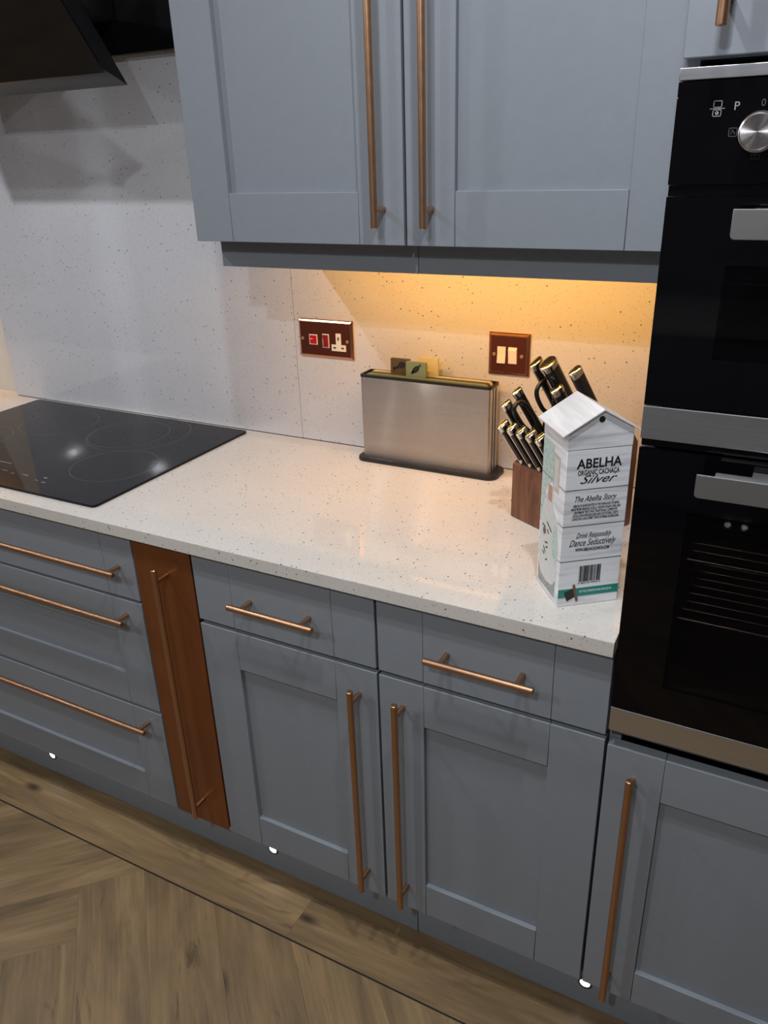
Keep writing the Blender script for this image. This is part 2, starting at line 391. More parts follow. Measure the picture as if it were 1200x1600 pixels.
# floor planks: border boards along the units, dark inlay strip, herringbone field
HZ = 0.0
def clip_poly(poly, f):
    out = []
    for i in range(len(poly)):
        a, b = poly[i], poly[(i+1) % len(poly)]; fa, fb = f(a), f(b)
        if fa >= 0: out.append(a)
        if (fa >= 0) != (fb >= 0):
            t = fa/(fa-fb); out.append((a[0]+(b[0]-a[0])*t, a[1]+(b[1]-a[1])*t))
    return out
def plank(poly, c, ang):
    if len(poly) < 3: return
    ar = 0.5*sum(poly[i][0]*poly[(i+1) % len(poly)][1]-poly[(i+1) % len(poly)][0]*poly[i][1] for i in range(len(poly)))
    if abs(ar) < 2e-4: return
    ca, sa = cos(-ang), sin(-ang)
    loc = [((p[0]-c[0])*ca-(p[1]-c[1])*sa, (p[0]-c[0])*sa+(p[1]-c[1])*ca) for p in poly]
    bm = nb(); A = [bm.verts.new((p[0], p[1], 0)) for p in loc]; B = [bm.verts.new((p[0], p[1], -0.006)) for p in loc]
    n = len(loc); top = bm.faces.new(A); bm.faces.new(B[::-1])
    for k in range(n): bm.faces.new((A[k], B[k], B[(k+1) % n], A[(k+1) % n]))
    bmesh.ops.recalc_face_normals(bm, faces=bm.faces)
    bmesh.ops.bevel(bm, geom=[e for e in top.edges], offset=0.0002, segments=1, affect='EDGES')
    me = bpy.data.meshes.new('plank'); bm.to_mesh(me); bm.free(); me.materials.append(M['floor'])
    o = bpy.data.objects.new('plank', me); COL.objects.link(o); o.parent = fl
    o.location = Vector((c[0], c[1], HZ)) - wl(fl); o.rotation_euler = (0, 0, ang)
G = 0.00008
def rect_pl(x0, x1, y0, y1):
    return [(x0+G, y0+G), (x1-G, y0+G), (x1-G, y1-G), (x0+G, y1-G)]
xs = [-5.55, -4.27, -3.05, -1.83, -0.612, 0.61, 1.85]
for a, b in zip(xs, xs[1:]):
    plank(rect_pl(a, b, -0.652, -0.512), ((a+b)/2+random.uniform(-.2, .2), -0.582), 0)
obj('inlay_strip', bx(nb(), -5.55, 1.85, -0.6555, -0.6525, -0.006, -0.0004), M['strip'], fl)
S = sqrt(.5); W_, NL = 0.148, 8; L_ = W_*NL; A0, B0 = -1.330, -0.256
def ab2xy(a, b): return ((a+b)*S, (a-b)*S)
XMIN, XMAX, YMIN = -2.6, 0.9, -1.9
for T in range(-2, 3):
    for k in range(-24, 20):
        a0 = A0 + 2*L_*T
        for kind in (0, 1):
            if kind == 0: ra = (a0+k*W_, a0+(k+1)*W_); rb = (B0-k*W_, B0-k*W_+L_)
            else: ra = (a0+k*W_-L_, a0+k*W_); rb = (B0-k*W_, B0-(k-1)*W_)
            P = [(ra[0]+G, rb[0]+G), (ra[1]-G, rb[0]+G), (ra[1]-G, rb[1]-G), (ra[0]+G, rb[1]-G)]
            Q = [ab2xy(*p) for p in P]
            cx = sum(q[0] for q in Q)/4; cy = sum(q[1] for q in Q)/4
            Q = clip_poly(Q, lambda p: -0.656-p[1]); Q = clip_poly(Q, lambda p: p[1]-YMIN) if Q else Q
            Q = clip_poly(Q, lambda p: p[0]-XMIN) if Q else Q; Q = clip_poly(Q, lambda p: XMAX-p[0]) if Q else Q
            plank(Q, (cx, cy), radians(-45) if kind == 0 else radians(45))
# the rest of the floor out of view
obj('floor_covering', bx(nb(), -5.55, 1.85, -3.6, YMIN-0.001, -0.006, 0.0), M['floor'], fl)
obj('floor_covering', bx(nb(), -5.55, XMIN-0.001, YMIN, -0.656, -0.006, 0.0), M['floor'], fl)
obj('floor_covering', bx(nb(), XMAX+0.001, 1.85, YMIN, -0.656, -0.006, 0.0), M['floor'], fl)

# ================================================================== CABINETRY
def shaker(root, name, x0, x1, z0, z1, yf, sL=0.086, sR=0.086, rT=0.086, rB=0.086, th=0.020, rec=0.009, mat=None, flat=False):
    """a shaker front: panel (the object itself) with stiles and rails as sub-parts"""
    mat = mat or M['paint']; e = 0.0009; g = 0.0024
    x0 += g; x1 -= g; z0 += g; z1 -= g
    py = yf + (0.0 if flat else rec)
    pm = nb(); bx(pm, x0+sL+0.0006, x1-sR-0.0006, py, yf+th-0.002, (z0 if flat else z0+rB-0.004), (z1 if flat else z1-rT+0.004), bev=0.0003 if flat else 0, seg=1)
    d = obj(name, pm, mat, root, smooth=flat)
    box('stile', (x0, x0+sL, yf, yf+th, z0, z1), mat, d, bev=e); box('stile', (x1-sR, x1, yf, yf+th, z0, z1), mat, d, bev=e)
    if not flat:
        box('rail', (x0+sL+0.0006, x1-sR-0.0006, yf, yf+th, z1-rT, z1), mat, d, bev=e)
        box('rail', (x0+sL+0.0006, x1-sR-0.0006, yf, yf+th, z0, z0+rB), mat, d, bev=e)
    return d
def handle(parent, p0, p1, yf, inset=0.028, r=0.0060, mat=None):
    mat = mat or M['copper']; yb = yf-0.034
    a = Vector((p0[0], yb, p0[1])); b = Vector((p1[0], yb, p1[1])); d = (b-a).normalized()
    bm = bar(nb(), a, b, r)
    for c in (a+d*inset, b-d*inset):
        bar(bm, c+Vector((0, 0.002, 0)), Vector((c.x, yf-0.0002, c.z)), 0.0048, 0.0006, 16)
    return obj('handle', bm, mat, parent, smooth=True, ang=26, label='copper bar handle')
def carcass(root, x0, x1, z0, z1, yfront, yback, t=0.018, open_top=False):
    bm = nb(); bx(bm, x0, x0+t, yfront, yback, z0, z1); bx(bm, x1-t, x1, yfront, yback, z0, z1)
    bx(bm, x0+t, x1-t, yfront, yback, z0, z0+t); bx(bm, x0+t, x1-t, yback-0.008, yback, z0+t, z1)
    if not open_top: bx(bm, x0+t, x1-t, yfront, yback, z1-t, z1)
    return obj('carcass', bm, M['carcass'], root)

ZB, ZT = 0.148, 0.862
# two drawer-and-door base cabinets
for (x0, x1, hx, lab) in ((-0.800, -0.400, -0.439, 'grey-blue shaker base cabinet with drawer and door, beside the copper pull-out'),
                          (-0.400, 0.000, -0.351, 'grey-blue shaker base cabinet with drawer and door, beside the tall oven housing')):
    r = thing('base_cabinet', lab, 'cabinet', ((x0+x1)/2, -0.29, 0.148), group='grey base cabinets under the worktop')
    carcass(r, x0+0.0005, x1-0.0005, ZB, ZT, YF+0.022, -0.02)
    dr = shaker(r, 'drawer', x0, x1, 0.7125, ZT, YF, flat=True)
    hL, hR = (-0.694, -0.508) if x0 < -0.6 else (-0.295, -0.109)
    handle(dr, (hL, 0.785), (hR, 0.785), YF)
    dd = shaker(r, 'door', x0, x1, ZB, 0.7070, YF, rB=0.079)
    handle(dd, (hx, 0.184), (hx, 0.678), YF)
# copper pull-out
r = thing('pull_out_cabinet', 'narrow copper-coloured pull-out cabinet front between grey cabinets', 'cabinet', (-0.876, -0.29, 0.148))
carcass(r, -0.951, -0.801, ZB, ZT, YF+0.022, -0.02)
d = box('door', (-0.9505, -0.8025, YF, YF+0.020, ZB+0.001, ZT), M['copper_paint'], r, bev=0.0009)
handle(d, (-0.866, 0.190), (-0.866, 0.825), YF)
# wide drawer unit under the hob
r = thing('drawer_cabinet', 'wide grey-blue cabinet of three drawers below the black hob', 'cabinet', (-1.452, -0.29, 0.148))
DX0, DX1 = -1.952, -0.952
carcass(r, DX0+0.0005, DX1-0.0005, ZB, ZT, YF+0.022, -0.02)
d = shaker(r, 'drawer', DX0, DX1, 0.711, ZT, YF, flat=True); handle(d, (-1.924, 0.786), (-0.980, 0.786), YF, inset=0.018)
d = shaker(r, 'drawer', DX0, DX1, 0.428, 0.708, YF, rB=0.080); handle(d, (-1.924, 0.670), (-0.982, 0.670), YF, inset=0.018)
d = shaker(r, 'drawer', DX0, DX1, ZB, 0.424, YF, rT=0.080, rB=0.075); handle(d, (-1.924, 0.389), (-0.978, 0.389), YF, inset=0.018)
r = thing('base_cabinet', 'grey-blue cabinet at the far left end beyond the drawers', 'cabinet', (-2.35, -0.29, 0.148))
carcass(r, -2.75, -1.953, ZB, ZT, YF+0.022, -0.02); shaker(r, 'door', -2.75, -1.953, ZB, ZT, YF)
# plinths and their lights
p1 = tag(box('plinth', (-0.3600, 1.3, -0.513, -0.495, 0.0005, 0.147), M['paint'], bev=0.0006), 'grey plinth board under the right-hand base cabinet and oven housing', 'plinth', 'grey plinth boards')
p2 = tag(box('plinth', (-2.75, -0.3618, -0.513, -0.495, 0.0005, 0.147), M['paint'], bev=0.0006), 'long grey plinth board running under the drawers and copper pull-out', 'plinth', 'grey plinth boards')
for x, lab in ((-1.471, 'small round white plinth light under the wide drawers'), (-0.7355, 'small round white plinth light just right of the copper pull-out'), (-0.0015, 'small round white plinth light beside the tall oven housing door')):
    l = thing('plinth_light', lab, 'light', (x, -0.514, 0.0545), group='plinth lights')
    obj('bezel', ring_flat(nb(), (x, 0.063), 0.0098, 0.0135, -0.5150, -0.5132, 28, plane='y'), M['hood_body'], l)
    bm = nb(); cyl(bm, (x, -0.5132, 0.063), (x, -0.5142, 0.063), 0.0099, n=24); obj('lens', bm, M['led'], l, label='lit white lens')

# worktop
wt = tag(obj('worktop', prism(nb(), [(-2.75, -0.5885), (-0.0012, -0.5885), (-0.0012, -0.0004), (-1.9706, -0.0004), (-1.9706, 0.0296), (-2.75, 0.0296)], 'z', 0.864, 0.890, bev=0.0012), M['quartz'], smooth=True), 'white speckled quartz worktop on the grey base cabinets', 'worktop')

# wall cabinet
r = thing('wall_cabinet', 'grey-blue shaker wall cabinet with two doors and tall copper handles', 'cabinet', (-0.4415, -0.17, 1.397))
YU = -0.3493
carcass(r, -0.8825, -0.0006, 1.3975, 2.116, YU+0.022, -0.0008)
d = shaker(r, 'door', -0.8835, -0.4415, 1.3968, 2.116, YU, sL=0.0845, sR=0.0845, rT=0.085, rB=0.083); handle(d, (-0.481, 1.428), (-0.481, 1.918), YU, r=0.0061)
d = shaker(r, 'door', -0.4415, -0.0004, 1.3968, 2.116, YU, sL=0.0845, sR=0.0845, rT=0.085, rB=0.083); handle(d, (-0.394, 1.428), (-0.394, 1.918), YU, r=0.0061)
bm = nb(); bx(bm, -0.865, -0.4419, -0.3015, -0.2835, 1.348, 1.397, bev=0.0008)
pm = obj('pelmet', bm, M['paint'], r, smooth=True)
box('pelmet', (-0.4411, -0.001, -0.3015, -0.2835, 1.348, 1.397), M['paint'], r, bev=0.0008)
box('pelmet_return', (-0.865, -0.848, -0.2830, -0.001, 1.348, 1.397), M['paint'], r, bev=0.0008)
bm = nb(); bx(bm, -0.76, -0.04, -0.2700, -0.2550, 1.3915, 1.3970); obj('light_strip', bm, M['steel_matt'], r)
# wall cabinet left of the hood (out of frame; its strip lights the far left corner)
r = thing('wall_cabinet', 'grey-blue wall cabinet out of sight at the far left of the hood', 'cabinet', (-2.45, -0.17, 1.397))
carcass(r, -2.85, -2.045, 1.3975, 2.116, YU+0.022, 0.0292); shaker(r, 'door', -2.85, -2.045, 1.3968, 2.116, YU)
box('pelmet_return', (-2.062, -2.045, -0.2830, 0.0292, 1.348, 1.397), M['paint'], r, bev=0.0008)
box('pelmet', (-2.85, -2.045, -0.3015, -0.2835, 1.348, 1.397), M['paint'], r, bev=0.0008)

# tall housing
r = thing('tall_cabinet', 'tall grey-blue housing holding both black ovens', 'cabinet', (0.30, -0.29, 0.148))
bm = nb(); t = 0.018
bx(bm, 0.0003, t, YF+0.022, -0.001, ZB, 2.32); bx(bm, 0.600-t, 0.600, YF+0.022, -0.001, ZB, 2.32)
bx(bm, t, 0.6-t, -0.01, -0.001, ZB, 2.32)
for z in (ZB, 0.706, 1.620, 2.302): bx(bm, t, 0.6-t, YF+0.024, -0.01, z, z+t)
obj('carcass', bm, M['paint'], r)
d = shaker(r, 'door', 0.0, 0.600, ZB, 0.701, YF, sL=0.086, sR=0.086, rT=0.082, rB=0.076); handle(d, (0.0455, 0.172), (0.0455, 0.672), YF)
d = shaker(r, 'door', 0.0, 0.600, 1.6185, 2.32, YF, sL=0.086, sR=0.086); handle(d, (0.0415, 1.644), (0.0415, 2.13), YF)

# ================================================================== OVENS
def rail_handle(parent, z0, z1, x0, x1):
    bm = nb()
    P = [(x1, z1), (x0, z1)]+rrect(x0, x1, z0, z1, 0.005, 4)[10:]; prism(bm, P, 'y', -0.622, -0.6185, bev=0.0008)
    bx(bm, x0+0.020, x1-0.020, -0.6190, -0.604, z1-0.0045, z1-0.0004, bev=0.0006)
    bx(bm, x0+0.060, x0+0.085, -0.606, -0.5826, z1-0.018, z1-0.002); bx(bm, x1-0.085, x1-0.060, -0.606, -0.5826, z1-0.018, z1-0.002)
    return obj('handle', bm, M['steel_matt'], parent, smooth=True, label='flat satin metal rail handle')
def cavity(root, x0, x1, z0, z1, yf, racks, lines):
    bm = nb(); y1 = -0.12; t = 0.006
    bx(bm, x0-t, x0, yf, y1, z0-t, z1+t); bx(bm, x1, x1+t, yf, y1, z0-t, z1+t); bx(bm, x0, x1, yf, y1, z0-t, z0); bx(bm, x0, x1, yf, y1, z1, z1+t); bx(bm, x0-t, x1+t, y1, y1+t, z0-t, z1+t)
    c = obj('cavity', bm, M['oven_inside'], root)
    for z in racks:
        b = nb(); cyl(b, (x0+.006, yf+.03, z), (x1-.006, yf+.03, z), 0.0026, n=8); cyl(b, (x0+.006, y1-.02, z), (x1-.006, y1-.02, z), 0.0026, n=8)
        for sx in (x0+.007, x1-.007): cyl(b, (sx, yf+.03, z), (sx, y1-.02, z), 0.0026, n=8)
        for i in range(1, 15):
            yy = yf+.03+(y1-.02-yf-.03)*i/15; cyl(b, (x0+.008, yy, z+.002), (x1-.008, yy, z+.002), 0.0013, n=6)
        obj('rack', b, M['wire'], c, smooth=True, ang=61)
    for sx in (x0+0.004, x1-0.004):
        b = nb()
        for z in lines:
            cyl(b, (sx, yf+.015, z), (sx, y1-.02, z), 0.0020, n=6)
        cyl(b, (sx, yf+.02, z0+.02), (sx, yf+.02, z1-.02), 0.002, n=6)
        obj('side_rail', b, M['wire'], c, smooth=True, ang=61)
def pane_frame(x0, x1, z0, z1, wx0, wx1, wz0, wz1, y0, y1):
    """glass door face with a rectangular opening for the window"""
    bm = nb(); r = 0.003
    out = [(x0, z0), (x1, z0), (x1, z1), (x0, z1)]; inn = [(wx0, wz0), (wx1, wz0), (wx1, wz1), (wx0, wz1)]
    V = {}
    for key, ring in (('o', out), ('i', inn)):
        for k, (x, z) in enumerate(ring):
            for j, y in enumerate((y0, y1)): V[key, k, j] = bm.verts.new((x, y, z))
    for k in range(4):
        n = (k+1) % 4
        bm.faces.new((V['o', k, 0], V['o', n, 0], V['i', n, 0], V['i', k, 0])); bm.faces.new((V['o', k, 1], V['i', k, 1], V['i', n, 1], V['o', n, 1]))
        bm.faces.new((V['o', k, 0], V['o', k, 1], V['o', n, 1], V['o', n, 0])); bm.faces.new((V['i', k, 0], V['i', n, 0], V['i', n, 1], V['i', k, 1]))
    bmesh.ops.recalc_face_normals(bm, faces=bm.faces)
    bmesh.ops.bevel(bm, geom=[e for e in bm.edges if all(abs(v.co.y-y0) < 1e-6 for v in e.verts) and any((abs(v.co.x-x0) < 1e-6 or abs(v.co.x-x1) < 1e-6 or abs(v.co.z-z0) < 1e-6 or abs(v.co.z-z1) < 1e-6) for v in e.verts) and not (abs(e.verts[0].co.x-e.verts[1].co.x) > 1e-6 and abs(e.verts[0].co.z-e.verts[1].co.z) > 1e-6)], offset=0.0012, segments=2, affect='EDGES')
    return bm
YO = -0.5815; OX0, OX1 = 0.0022, 0.5970
# compact oven (upper)
r = thing('compact_oven', 'black glass compact oven with round metal knob, upper of the two ovens', 'oven', (0.30, -0.30, 1.199))
bm = nb(); bx(bm, 0.020, 0.580, -0.5545, -0.03, 1.205, 1.24); bx(bm, 0.020, 0.580, -0.5545, -0.03, 1.49, 1.602); bx(bm, 0.02, 0.03, -0.5545, -0.03, 1.24, 1.49); bx(bm, 0.57, 0.58, -0.5545, -0.03, 1.24, 1.49); bx(bm, 0.02, 0.58, -0.05, -0.03, 1.205, 1.602)
obj('housing', bm, M['hood_body'], r)
box('top_trim', (OX0, OX1, YO-0.001, YO+0.024, 1.5995, 1.6115), M['steel'], r, bev=0.0008)
cp = box('control_panel', (OX0, OX1, YO, YO+0.022, 1.4965, 1.5985), M['oven_glass'], r, bev=0.0008)
bm = nb(); bx(bm, OX0+0.001, OX1-0.001, YO+0.003, YO+0.024, 1.4848, 1.4962); obj('vent_gap', bm, M['oven_glass'], r)
dr = obj('door', pane_frame(OX0, OX1, 1.2425, 1.4845, 0.074, 0.525, 1.305, 1.412, YO, YO+0.006), M['oven_glass'], r)
obj('window', bx(nb(), 0.0735, 0.5255, YO+0.0008, YO+0.0052, 1.3045, 1.4125), M['oven_window'], dr)
rail_handle(dr, 1.4435, 1.4745, 0.078, 0.522)
box('bottom_trim', (OX0, OX1, YO-0.001, YO+0.024, 1.1985, 1.2415), M['steel'], r, bev=0.0010)
cavity(r, 0.066, 0.534, 1.262, 1.425, YO+0.027, [1.385], [1.31, 1.34, 1.385])
kz, kx = 1.5475, 0.0885
bm = nb(); cyl(bm, (kx, YO-0.0002, kz), (kx, YO-0.003, kz), 0.0200, n=48); cyl(bm, (kx, YO-0.003, kz), (kx, YO-0.0185, kz), 0.0186, 0.0180, n=48)
cyl(bm, (kx, YO-0.0185, kz), (kx, YO-0.0197, kz), 0.0180, 0.0165, n=48)
def knob_mat():
    t = NT('spun_steel_knob'); c = t.new('ShaderNodeTexCoord'); sp = t.new('ShaderNodeSeparateXYZ'); t.link(c.outputs['Object'], sp.inputs[0])
    n = t.noise(c.outputs['Object'], 200, 2); t.link(t.ramp(n, [(0.3, srgb(196, 190, 190)), (0.7, srgb(220, 216, 214))]), t.p.inputs['Base Color'])
    t.p.inputs['Metallic'].default_value = 1; t.p.inputs['Roughness'].default_value = 0.27; t.p.inputs['Anisotropic'].default_value = 0.9
    tg = t.new('ShaderNodeTangent'); tg.direction_type = 'RADIAL'; tg.axis = 'Y'; t.link(tg.outputs[0], t.p.inputs['Tangent'])
    return t.m
obj('knob', bm, knob_mat(), cp, smooth=True, label='round spun steel knob', origin=(kx, YO-0.0197, kz))
M['oven_print'] = plain('grey_oven_print', srgb(150, 150, 156), 0.5); M['oven_print_dim'] = plain('dim_oven_print', srgb(70, 70, 76), 0.5)
def linebox(bm, pts, wdt, y, th=0.0002):
    for (x0, z0), (x1, z1) in zip(pts, pts[1:]):
        d = Vector((x1-x0, 0, z1-z0)); L = d.length; d.normalize(); n = Vector((-d.z, 0, d.x))*wdt/2
        a = Vector((x0, y, z0))-d*wdt/2; b = Vector((x1, y, z1))+d*wdt/2
        q = [a-n, b-n, b+n, a+n]; F = [bm.verts.new(v) for v in q]; K = [bm.verts.new(v-Vector((0, th, 0))) for v in q]
        fs = [bm.faces.new(F), bm.faces.new(K[::-1])]+[bm.faces.new((F[i], K[i], K[(i+1) % 4], F[(i+1) % 4])) for i in range(4)]
    bmesh.ops.recalc_face_normals(bm, faces=bm.faces)
def rectl(x0, x1, z0, z1): return [(x0, z0), (x1, z0), (x1, z1), (x0, z1), (x0, z0)]
yy = YO-0.00005
bm = nb(); linebox(bm, rectl(0.0405, 0.0485, 1.5725, 1.5785), 0.0007, yy); linebox(bm, rectl(0.0405, 0.0485, 1.5640, 1.5700), 0.0007, yy); linebox(bm, [(0.0375, 1.5712), (0.0515, 1.5712)], 0.0007, yy)
ring_flat(bm, (0.0445, 1.5670), 0.0006, 0.0018, yy-0.0002, yy, 14, plane='y'); obj('oven_symbol', bm, M['oven_print'], cp)
MX = lambda x, z: Matrix.Translation(Vector((x, YO-0.0003, z))-wl(cp)) @ Matrix.Rotation(radians(90), 4, 'X')
text_mesh('letter_mark', 'P', 0.0115, M['oven_print'], cp, MX(0.0635, 1.5725), bold=0.0)
text_mesh('number_mark', '0', 0.0095, M['oven_print_dim'], cp, MX(0.0890, 1.5745), bold=0.0)
bm = nb(); linebox(bm, rectl(0.0590, 0.0670, 1.5440, 1.5520), 0.0007, yy); linebox(bm, [(0.061, 1.546), (0.063, 1.550), (0.065, 1.546)], 0.0006, yy); linebox(bm, [(0.061, 1.550), (0.065, 1.5475)], 0.0006, yy); obj('oven_symbol', bm, M['oven_print_dim'], cp); bm = nb()
linebox(bm, rectl(0.0845, 0.0925, 1.5215, 1.5290), 0.0006, yy); linebox(bm, [(0.086, 1.5255), (0.091, 1.5255)], 0.0006, yy); linebox(bm, [(0.088, 1.523), (0.089, 1.528)], 0.0006, yy); obj('oven_symbol', bm, M['oven_print_dim'], cp)
# main oven (lower)
r = thing('oven', 'large black glass oven with wire racks behind its window, lower of the two', 'oven', (0.30, -0.30, 0.732))
bm = nb(); bx(bm, 0.020, 0.580, -0.5545, -0.03, 0.730, 0.80); bx(bm, 0.020, 0.580, -0.5545, -0.03, 1.125, 1.19); bx(bm, 0.02, 0.03, -0.5545, -0.03, 0.80, 1.125); bx(bm, 0.57, 0.58, -0.5545, -0.03, 0.80, 1.125); bx(bm, 0.02, 0.58, -0.05, -0.03, 0.73, 1.19)
obj('housing', bm, M['hood_body'], r)
box('top_vent', (OX0+0.001, OX1-0.001, YO+0.006, YO+0.026, 1.1875, 1.1975), M['oven_glass'], r, bev=0.0006)
dr = obj('door', pane_frame(OX0, OX1, 0.7755, 1.1855, 0.070, 0.530, 0.830, 1.106, YO, YO+0.006), M['oven_glass'], r)
obj('window', bx(nb(), 0.0695, 0.5305, YO+0.0008, YO+0.0052, 0.8295, 1.1065), M['oven_window'], dr)
rail_handle(dr, 1.1445, 1.1745, 0.079, 0.521)
box('bottom_trim', (OX0, OX1, YO-0.001, YO+0.024, 0.7325, 0.7745), M['steel'], r, bev=0.0010)
cavity(r, 0.060, 0.540, 0.815, 1.115, YO+0.027, [1.012, 0.916], [0.86, 0.885, 0.916, 0.95, 0.98, 1.012, 1.045])

# ================================================================== HOB
hb = thing('induction_hob', 'black glass four-zone induction hob set in the white worktop', 'hob', (-1.4625, -0.282, 0.890))
bm = nb(); prism(bm, rrect(-1.852, -1.0725, -0.5465, -0.0185, 0.012, 6), 'z', 0.8905, 0.8955, bev=0.0008)
g = obj('glass_top', bm, M['hob'], hb, smooth=True)
bm = nb(); T_ = 0.0006
for (c, rr) in (((-1.324, -0.150), 0.132), ((-1.346, -0.163), 0.103), ((-1.211, -0.350), 0.100), ((-1.600, -0.165), 0.103), ((-1.715, -0.350), 0.100)):
    bm = nb(); ring_flat(bm, c, rr-T_, rr+T_, 0.8954, 0.89562, 72); obj('cooking_zone_ring', bm, M['hobmark'], g)
for (x, y, w2, h2) in ((-1.360, -0.478, .010, .0015), (-1.352, -0.482, .006, .0012), (-1.298, -0.474, .005, .004), (-1.281, -0.495, .006, .003), (-1.306, -0.492, .005, .0015), (-1.43, -0.478, .009, .0015), (-1.395, -0.484, .006, .0012), (-1.56, -0.48, .01, .0015), (-1.62, -0.48, .006, .003), (-1.66, -0.49, .006, .003)):
    bm = nb(); bx(bm, x-w2, x+w2, y-h2/2, y+h2/2, 0.8954, 0.89565); obj('touch_control', bm, M['hobmark_light'], g)
bm = nb(); bx(bm, -1.500, -1.452, -0.4415, -0.4395, 0.8954, 0.89565); obj('printed_line', bm, M['hobmark_light'], g)

# ================================================================== HOOD
hd = thing('cooker_hood', 'black angled glass cooker hood above the hob, top left', 'hood', (-1.46, -0.19, 1.6828))
# slanted slab: profile in (y, z)
sl = Vector((-0.096, 0.136)).normalized()
b0 = Vector((-0.190, 1.6828)); f0 = Vector((-0.252, 1.7085)); Lh = 0.50
prof = [(b0.x, b0.y), (f0.x, f0.y), (f0.x+sl.x*Lh, f0.y+sl.y*Lh), (b0.x+sl.x*Lh, b0.y+sl.y*Lh)]
obj('slanted_body', prism(nb(), prof, 'x', -1.772, -1.1495, bev=0.0015), M['hood_body'], hd, smooth=True)
nrm = Vector((-sl.y, sl.x)).normalized()
g0 = f0+nrm*0.0005-sl*0.004; g1 = g0+sl*(Lh+0.006); th = 0.006
nrm = nrm if nrm.x < 0 else -nrm
prof = [(g0.x, g0.y), (g1.x, g1.y), (g1.x+nrm.x*th, g1.y+nrm.y*th), (g0.x+nrm.x*th, g0.y+nrm.y*th)]
obj('glass_panel', prism(nb(), prof, 'x', -1.773, -1.1485, bev=0.001), M['hood_glass'], hd, smooth=True)
box('chimney', (-1.600, -1.320, -0.26, -0.022, 1.83, 2.399), M['hood_body'], hd, bev=0.001)
tr = obj('trim_1', bx(nb(), -1.969, -0.8850, -0.020, -0.0006, 1.7625, 2.36, bev=0.001), M['hood_glass'], kind='structure')

# ================================================================== SOCKET AND SWITCH PLATES
def plate(root, x0, x1, z0, z1):
    # raised bevelled copper border and the polished face, its colour darkened as if mirroring a dark room
    bm = nb(); yb, yf = -0.0003, -0.0070
    o = [(x0, z0), (x1, z0), (x1, z1), (x0, z1)]
    def ins(d): return [(x0+d, z0+d), (x1-d, z0+d), (x1-d, z1-d), (x0+d, z1-d)]
    prof = [(0, yb), (0, -0.0028), (0.0016, -0.0046), (0.0052, yf), (0.0068, yf)]
    R = [[bm.verts.new((p[0], y, p[1])) for p in ins(d)] for d, y in prof]
    for a, b in zip(R, R[1:]):
        for k in range(4): bm.faces.new((a[k], a[(k+1) % 4], b[(k+1) % 4], b[k]))
    bm.faces.new(R[-1]); bm.faces.new(R[0][::-1]); bmesh.ops.recalc_face_normals(bm, faces=bm.faces)
    f = obj('faceplate', bm, M['copper_plate'], root, label='polished copper bevelled border')
    obj('face', bx(nb(), x0+0.0072, x1-0.0072, -0.0076, -0.0068, z0+0.0072, z1-0.0072), M['copper_dark_reflection'], f, label='polished copper centre with a dark room reflection coloured in')
    return f
def screw(root, x, z):
    bm = nb(); cyl(bm, (x, -0.0076, z), (x, -0.0094, z), 0.0038, 0.0030, n=20); s = obj('screw', bm, M['screw'], root, smooth=True, label='domed screw')
    bm = nb(); bx(bm, x-0.0026, x+0.0026, -0.00955, -0.0092, z-0.0004, z+0.0004); obj('slot', bm, M['black'], s)
so = thing('cooker_socket', 'copper cooker switch plate with red rocker and white three-pin socket', 'socket', (-0.8265, 0.0, 1.1025))
plate(so, -0.9000, -0.7530, 1.1035, 1.1925)
screw(so, -0.8885, 1.1465); screw(so, -0.7665, 1.1455)
def framed(root, name, x0, x1, z0, z1, cm, tilt):
    f = obj(name, bx(nb(), x0, x1, -0.0088, -0.0070, z0, z1, bev=0.0004), M['white_pl'], root, smooth=True, label='white-rimmed '+('red rocker switch' if tilt else 'red neon indicator'))
    d = 0.0022; bm = nb()
    if tilt:
        prism(bm, [(-0.0089, z0+d), (-0.0106, z0+d), (-0.0096, (z0+z1)/2), (-0.0125, z1-d), (-0.0089, z1-d)], 'x', x0+d, x1-d, bev=0.0002)
    else: bx(bm, x0+d, x1-d, -0.0100, -0.0088, z0+d, z1-d, bev=0.0004)
    obj('red_insert', bm, cm, f)
    return f
f = framed(so, 'neon_indicator', -0.8695, -0.8470, 1.1335, 1.1575, M['red_pl'], False)
bm = nb(); bx(bm, -0.8665, -0.8590, -0.0103, -0.0100, 1.1462, 1.1476); obj('mark', bm, M['white_pl'], f)
framed(so, 'rocker', -0.8330, -0.8150, 1.1280, 1.1605, M['red_dk'], True)
bm = nb(); P = [(-0.8085, 1.1225), (-0.7700, 1.1225), (-0.7700, 1.1375), (-0.7825, 1.1375), (-0.7825, 1.1635), (-0.7960, 1.1635), (-0.7960, 1.1375), (-0.8085, 1.1375)]
prism(bm, P, 'y', -0.0095, -0.0074, bev=0.0003); s = obj('pin_socket', bm, M['white_pl'], so, label='white three-pin socket')
bm = nb(); bx(bm, -0.7910, -0.7875, -0.0098, -0.0094, 1.1475, 1.1555); bx(bm, -0.8035, -0.7965, -0.0098, -0.0094, 1.1285, 1.1320); bx(bm, -0.7820, -0.7750, -0.0098, -0.0094, 1.1285, 1.1320); obj('pin_hole', bm, M['black'], s)
sw = thing('light_switch', 'square copper switch plate with two cream rockers by the knife block', 'switch', (-0.3765, 0.0, 1.1025))
plate(sw, -0.4215, -0.3310, 1.1030, 1.1925); screw(sw, -0.4080, 1.1470); screw(sw, -0.3475, 1.1460)
